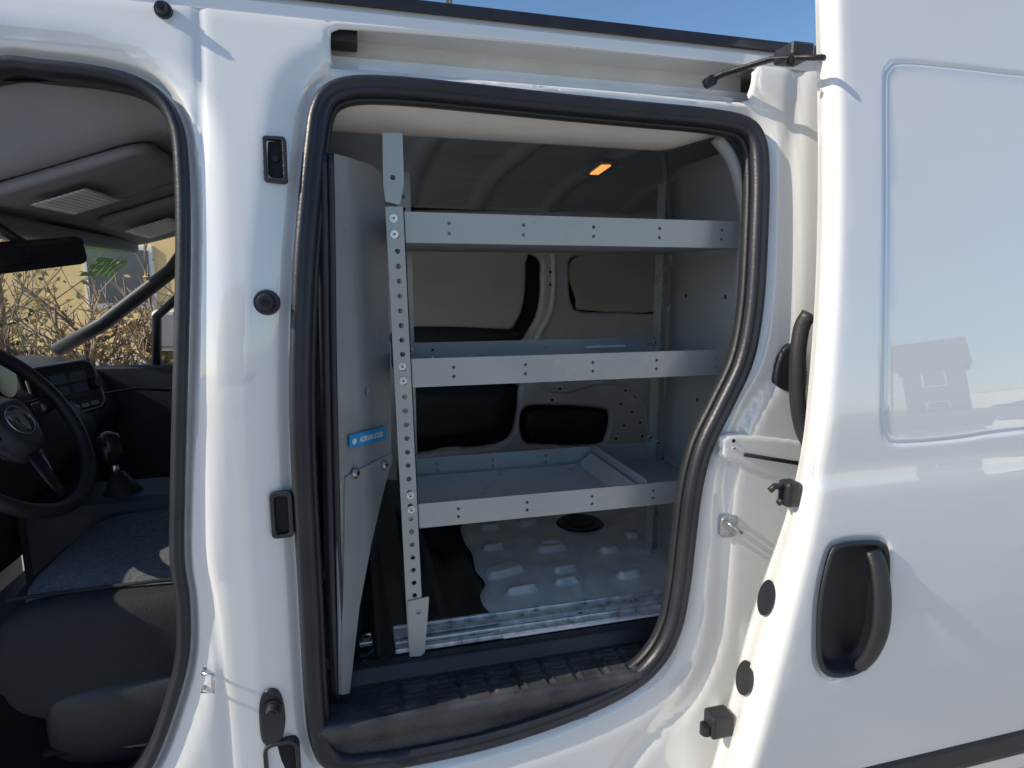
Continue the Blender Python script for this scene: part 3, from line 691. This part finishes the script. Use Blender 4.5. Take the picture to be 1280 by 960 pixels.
EMB=ccw(np.array(em)*1.05)
cdt("ram_head_emblem",EMB,[],None,lambda V: np.array([tuple(W(a_,b_,.034)) for a_,b_ in V]),CHR,sw,thick=.006,smooth=False)
tube("emblem_ring",[W(.034*math.cos(t),.033*math.sin(t),.029) for t in np.linspace(0,2*math.pi,32,endpoint=False)],.0015,CHR,sw,closed=True)
tube("column_stalk",[W(.03,.0,-.05),W(.14,.03,-.05)],.009,BLK,sw)
tube("steering_column",[W(0,0,-.01),W(0,-.02,-.22)],.05,BLK,sw,radii=[.05,.065])
c=PY(14,478,.50); box("instrument_binnacle",c+Vector((-.10,0,0)),(.10,.30,.10),DASH,dash,.03,seg=4); cyl("instrument_dial",c+Vector((-.045,.06,0)),(1,0,.2),.045,.006,SCREEN,dash,28)
seat=empty("driver_seat",(-.35,.40,.42),parent=van)
def pad(name,x0,x1,y0,y1,z0,z1,m,par_,crown=.02,rake=0,pw=3.2):
    V=[];Fc=[];nu,nv=40,20
    for j in range(nv+1):
        ph=-math.pi/2+math.pi*j/nv
        for i in range(nu):
            th=2*math.pi*i/nu
            def sp(c_,e): return math.copysign(abs(c_)**e,c_)
            e=2/pw
            X=sp(math.cos(ph),e)*sp(math.cos(th),e); Y=sp(math.cos(ph),e)*sp(math.sin(th),e); Z=sp(math.sin(ph),e)
            V.append(((x0+x1)/2+X*(x1-x0)/2,(y0+y1)/2+Y*(y1-y0)/2,(z0+z1)/2+Z*(z1-z0)/2+rake*X))
    for j in range(nv):
        for i in range(nu):
            k_=(i+1)%nu; Fc.append((j*nu+i,j*nu+k_,(j+1)*nu+k_,(j+1)*nu+i))
    return mk(name,V,Fc,m,par_,smooth=True)
pad("seat_cushion",-.665,-.06,.155,.64,.56,.775,FABL,seat,rake=-.012,pw=5)
pad("seat_bolster",-.675,-.05,.115,.235,.50,.757,FABD,seat,rake=-.012,pw=4)
pad("seat_front_roll",-.70,-.60,.13,.64,.53,.745,FABD,seat,pw=3)
pad("seat_side_cover",-.60,-.05,.10,.20,.42,.60,BLK,seat,pw=4)
pad("seat_backrest",-.14,.02,.16,.62,.70,1.30,FABD,seat,pw=3.4)
tube("seat_piping",[(-.655,.175,.762),(-.40,.172,.768),(-.08,.172,.757)],.004,FABD,seat)
boxb("seat_rail",(-.60,.16,.415),(-.1,.19,.44),BLKG,seat,.004); boxb("seat_rail",(-.60,.52,.415),(-.1,.55,.44),BLKG,seat,.004)
tube("seat_adjust_bar",[(-.60,.12,.47),(-.35,.10,.46),(-.15,.12,.47)],.008,BLKG,seat)
ps=empty("passenger_seat",(-.35,1.05,.42),parent=van)
pad("seat_cushion",-.62,-.08,.86,1.28,.54,.74,FABD,ps,pw=3.5)
boxb("cab_floor",(-1.1,.06,.38),(-.08,YF,.405),BLK,van,.002)
boxb("front_firewall",(-1.3,.02,.2),(-1.2,YF,1.1),BLK,van,.002)
boxb("bonnet",(-2.0,.05,.5),(-1.22,YF,1.06),WHITE,van,.05)
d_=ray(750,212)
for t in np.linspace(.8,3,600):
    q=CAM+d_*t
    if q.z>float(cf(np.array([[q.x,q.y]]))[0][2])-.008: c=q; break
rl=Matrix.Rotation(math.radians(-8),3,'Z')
lamp=empty("dome_lamp",c,parent=van); box("lamp_base",c+Vector((.0,0,.004)),(.065,.22,.006),GREYD,lamp,.002,rl); box("lens_glint",c+Vector((0,0,-.001)),(.03,.15,.005),GLINT,lamp,.002,rl)  # glowing strip on the base imitates an orange sun glint
boxb("floor_pan",(-1.1,.06,.30),(XR,YF,.37),BLK,van,.002)
# ------------------------------------------------------------ outside world
GR=mat("pale_concrete",(.37,.355,.33),.9,var=.2,scale=2,bump=.6,bscale=120)
g=mk("ground",[(-300,-300,0),(300,-300,0),(300,300,0),(-300,300,0)],[(0,1,2,3)],GR); g["kind"]="structure"; g["label"]="pale concrete parking area around the van"
STU=mat("tan_stucco",(.78,.58,.28),.9,var=.1,scale=2); BRN=mat("brown_siding",(.10,.09,.11),.8,var=.15); SHI=mat("dark_shingles",(.05,.047,.06),.9,var=.3,scale=20); WIN=mat("window_glass",(.06,.08,.10),.1); LW=mat("pale_wall",(.78,.76,.73),.8)
def house(name,x,y,w,d,h,rh,rot,wallm,label,cat="house",wins=3):
    e=empty(name,(x,y,0),label,cat)
    M=Matrix.Rotation(rot,3,'Z')
    def T(a_,b_,c_): return Vector((x,y,0))+M@Vector((a_,b_,c_))
    v=[T(*p_) for p_ in ((-w/2,-d/2,0),(w/2,-d/2,0),(w/2,d/2,0),(-w/2,d/2,0),(-w/2,-d/2,h),(w/2,-d/2,h),(w/2,d/2,h),(-w/2,d/2,h),(-w/2,0,h+rh),(w/2,0,h+rh))]
    mk("wall",v,[(0,1,5,4),(1,2,6,9,5),(2,3,7,6),(3,0,4,8,7)],wallm,e)
    o=.4
    rv=[T(-w/2-o,-d/2-o,h-.15),T(w/2+o,-d/2-o,h-.15),T(w/2+o,0,h+rh+.06),T(-w/2-o,0,h+rh+.06),T(w/2+o,d/2+o,h-.15),T(-w/2-o,d/2+o,h-.15)]
    mk("roof",rv,[(0,1,2,3),(3,2,4,5)],SHI,e,thick=.12)
    st=max(1,int(h//2.6))
    for sgn in (-1,1):
        for s_ in range(st):
            for i in range(wins):
                xx=-w/2+w*(i+.5)/wins; zz=1.5+2.7*s_
                w1=box("window",T(xx,sgn*(d/2+.02),zz),(1.3,.06,1.2),LW,e,.01,M); w2=box("window",T(xx,sgn*(d/2+.06),zz),(1.12,.04,1.02),WIN,e,.0,M)
                merge([w1,w2],"window")
    return e
house("house",37.5,-31.5,3.4,4.4,5.2,2.2,math.radians(50),BRN,"tall brown house with gabled shingle roof across the lot",wins=1)
house("apartment_building",-7,17,16,8,6.2,1.6,math.radians(-8),STU,"tan two storey building with white framed windows behind hedge","building",5)
house("house",-7,-20,10,8,3.4,2.4,math.radians(5),BRN,"unseen brown single storey house added for reflections in the van side")  # out of view, added to give the white pillar a darker reflected band
e=empty("boundary_wall",(50,-24,0),"pale wall at the far side of the lot","wall"); box("wall_run",(50,-27,1.7),(.4,26,3.4),LW,e,.02); box("wall_cap",(50,-27,3.46),(.6,26,.12),STU,e,.02)
CARM=mat("dark_car_paint",(.03,.035,.05),.25,coat=1)
def car(x,y,rot,label):
    e=empty("parked_car",(x,y,0),label,"car",group="cars parked across the lot")
    M=Matrix.Rotation(rot,3,'Z')
    pr=[(-2.2,.35),(-2.25,.75),(-1.9,.95),(-1.2,1.0),(-.7,1.42),(.7,1.45),(1.5,1.0),(2.15,.85),(2.2,.35)]
    V=[]
    for s_ in (-.85,.85):
        for a_,z in pr: V.append(Vector((x,y,0))+M@Vector((a_,s_*(.8 if z>1.2 else 1),z)))
    n_=len(pr); F2=[(i,(i+1)%n_,n_+(i+1)%n_,n_+i) for i in range(n_)]+[list(range(n_))[::-1],list(range(n_,2*n_))]
    mk("body",V,F2,CARM,e,recalc=True,bev=.06)
    for s_ in (-1,1):
        vv=[Vector((x,y,0))+M@Vector((a_,s_*.86*(.85 if z>1.2 else 1),z)) for a_,z in ((-1.05,1.02),(-.62,1.36),(.62,1.38),(1.25,1.02))]
        mk("side_window",vv,[(0,1,2,3)],WIN,e,thick=.01)
        for a_ in (-1.35,1.35): cyl("wheel",Vector((x,y,0))+M@Vector((a_,s_*.72,.33)),M@Vector((0,s_,0)),.33,.18,BLK,e,24)
car(40,-27,math.radians(80),"dark blue sedan parked by pale wall"); car(42,-21.5,math.radians(83),"dark blue sedan parked by pale wall")
BARK=mat("bark",(.26,.20,.14),.9); LEAF=mat("dry_leaves",(.50,.36,.13),.8,var=.5,scale=3); LEAF2=mat("green_leaves",(.12,.13,.05),.8,var=.5,scale=3)
def tree(name,x,y,h,r,nl,leafm,label,cat,seed,lean=.0,z0=.3,limbs=26):
    R_=random.Random(seed); e=empty(name,(x,y,0),label,cat)
    tube("trunk",[(x,y,0),(x+.05,y,h*.3),(x+lean,y+.05,h*.6)],.05,BARK,e,radii=[.02*h+.02,.014*h+.01,.008*h])
    V=[];Fc=[];tips=[];Vt=[];Ft=[]
    for i in range(limbs):
        zb=h*R_.uniform(.1,.6); th=R_.uniform(0,6.28); L=r*R_.uniform(.5,1.1); el=R_.uniform(.3,1.2)
        p=Vector((x+lean*zb/h,y,zb))
        d=Vector((math.cos(th)*math.cos(el),math.sin(th)*math.cos(el),math.sin(el)))
        for k_ in range(4):
            a_=p.copy(); d=(d+Vector((R_.uniform(-.3,.3),R_.uniform(-.3,.3),R_.uniform(-.15,.3)))).normalized(); p=p+d*L/4; tips.append(p.copy())
            segs=[(a_,p.copy(),.016*(1-k_/5))]
            for tw in range(3):
                dd=(d+Vector((R_.uniform(-1,1),R_.uniform(-1,1),R_.uniform(-.5,1)))).normalized(); s0=a_.lerp(p,R_.random()); segs.append((s0,s0+dd*L*.25,.005))
            for (a2,b2,rr_) in segs:
                dv=(b2-a2).normalized(); s_=dv.orthogonal().normalized()*rr_; t_=dv.cross(s_); bb=len(Vt)
                Vt+=[a2+s_,a2-s_*.5+t_,a2-s_*.5-t_,b2+s_*.7,b2-s_*.35+t_*.7,b2-s_*.35-t_*.7]; Ft+=[(bb,bb+1,bb+4,bb+3),(bb+1,bb+2,bb+5,bb+4),(bb+2,bb,bb+3,bb+5)]
    mk("limbs",Vt,Ft,BARK,e)
    for i in range(nl):
        c_=R_.choice(tips)+Vector((R_.gauss(0,.16),R_.gauss(0,.16),R_.gauss(0,.14)))*r*.6
        if c_.z<.1: continue
        s_=R_.uniform(.015,.035)*(1 if r<1.4 else 1.8); u_=Vector((R_.gauss(0,1),R_.gauss(0,1),R_.gauss(0,1))).normalized(); w_=u_.orthogonal().normalized()
        bb=len(V); V+=[c_-u_*s_,c_+w_*s_*.6,c_+u_*s_,c_-w_*s_*.6]; Fc.append((bb,bb+1,bb+2,bb+3))
    mk("crown",V,Fc,leafm,e)
for i in range(9):
    tree("shrub",-4.6+i*.62+random.uniform(-.1,.1),4.3+random.uniform(-.3,.5),1.42+random.uniform(-.2,.35),.75,420,LEAF if i%3 else LEAF2,"tall dry shrub with thin bare branches beside the lot","shrub",i,limbs=40)
tree("tree",-9,9.5,6,2.6,900,LEAF,"sparse yellow leaved tree in front of tan building","tree",40)
tree("tree",-4.6,8.5,4.2,1.9,350,LEAF,"nearly bare tree in front of tan building","tree",43,limbs=34)
tree("tree",-1.0,9.5,5,2.2,1600,LEAF2,"green tree in front of tan building","tree",41)
up=empty("utility_pole",(4.0,24,0),"wooden utility pole with crossarm and wires","utility pole")
PW=mat("weathered_wood",(.25,.20,.15),.9)
tube("pole_shaft",[(4.05,24,0),(4.05,24,13.6)],.13,PW,up,radii=[.17,.12]); box("crossarm",(4.05,23.85,12.6),(2.4,.12,.12),PW,up,.01)
for a_ in (-1.1,-.4,.5,1.1): cyl("insulator",(4.05+a_,23.85,12.66),(0,0,1),.05,.16,LW,up,10)
for a_ in (-1.1,.5): tube("wire",[(4.05+a_-30*t,23.85,12.8-1.2*math.sin(math.pi*t)+0) for t in np.linspace(0,1,10)],.015,BLK,up)
# ------------------------------------------------------------ light
w=bpy.data.worlds.new("World"); sc.world=w; w.use_nodes=True; nt=w.node_tree
bg=nt.nodes["Background"]; sky=nt.nodes.new("ShaderNodeTexSky"); sky.sky_type='NISHITA'; sky.sun_disc=False
EL=math.radians(35)
sd=Vector((-.99,-.07,0)).normalized()
sdir=Vector((sd.x*math.cos(EL),sd.y*math.cos(EL),math.sin(EL)))
sky.sun_elevation=EL; sky.sun_rotation=math.atan2(sd.x,sd.y); sky.altitude=100; sky.air_density=1.0; sky.dust_density=.5; sky.ozone_density=2.2
hsn=nt.nodes.new("ShaderNodeHueSaturation"); hsn.inputs["Saturation"].default_value=1.12
nt.links.new(sky.outputs["Color"],hsn.inputs["Color"]); nt.links.new(hsn.outputs["Color"],bg.inputs["Color"]); bg.inputs["Strength"].default_value=.15
L=bpy.data.lights.new("sun","SUN"); L.energy=5.0; L.angle=math.radians(.5); L.color=(1,.90,.76)
lo=bpy.data.objects.new("sun",L); sc.collection.objects.link(lo); lo.rotation_euler=(-sdir).to_track_quat('-Z','Y').to_euler(); lo.location=(-5,-2,6)
sc.view_settings.view_transform='Standard'; sc.view_settings.look='None'; sc.view_settings.exposure=0
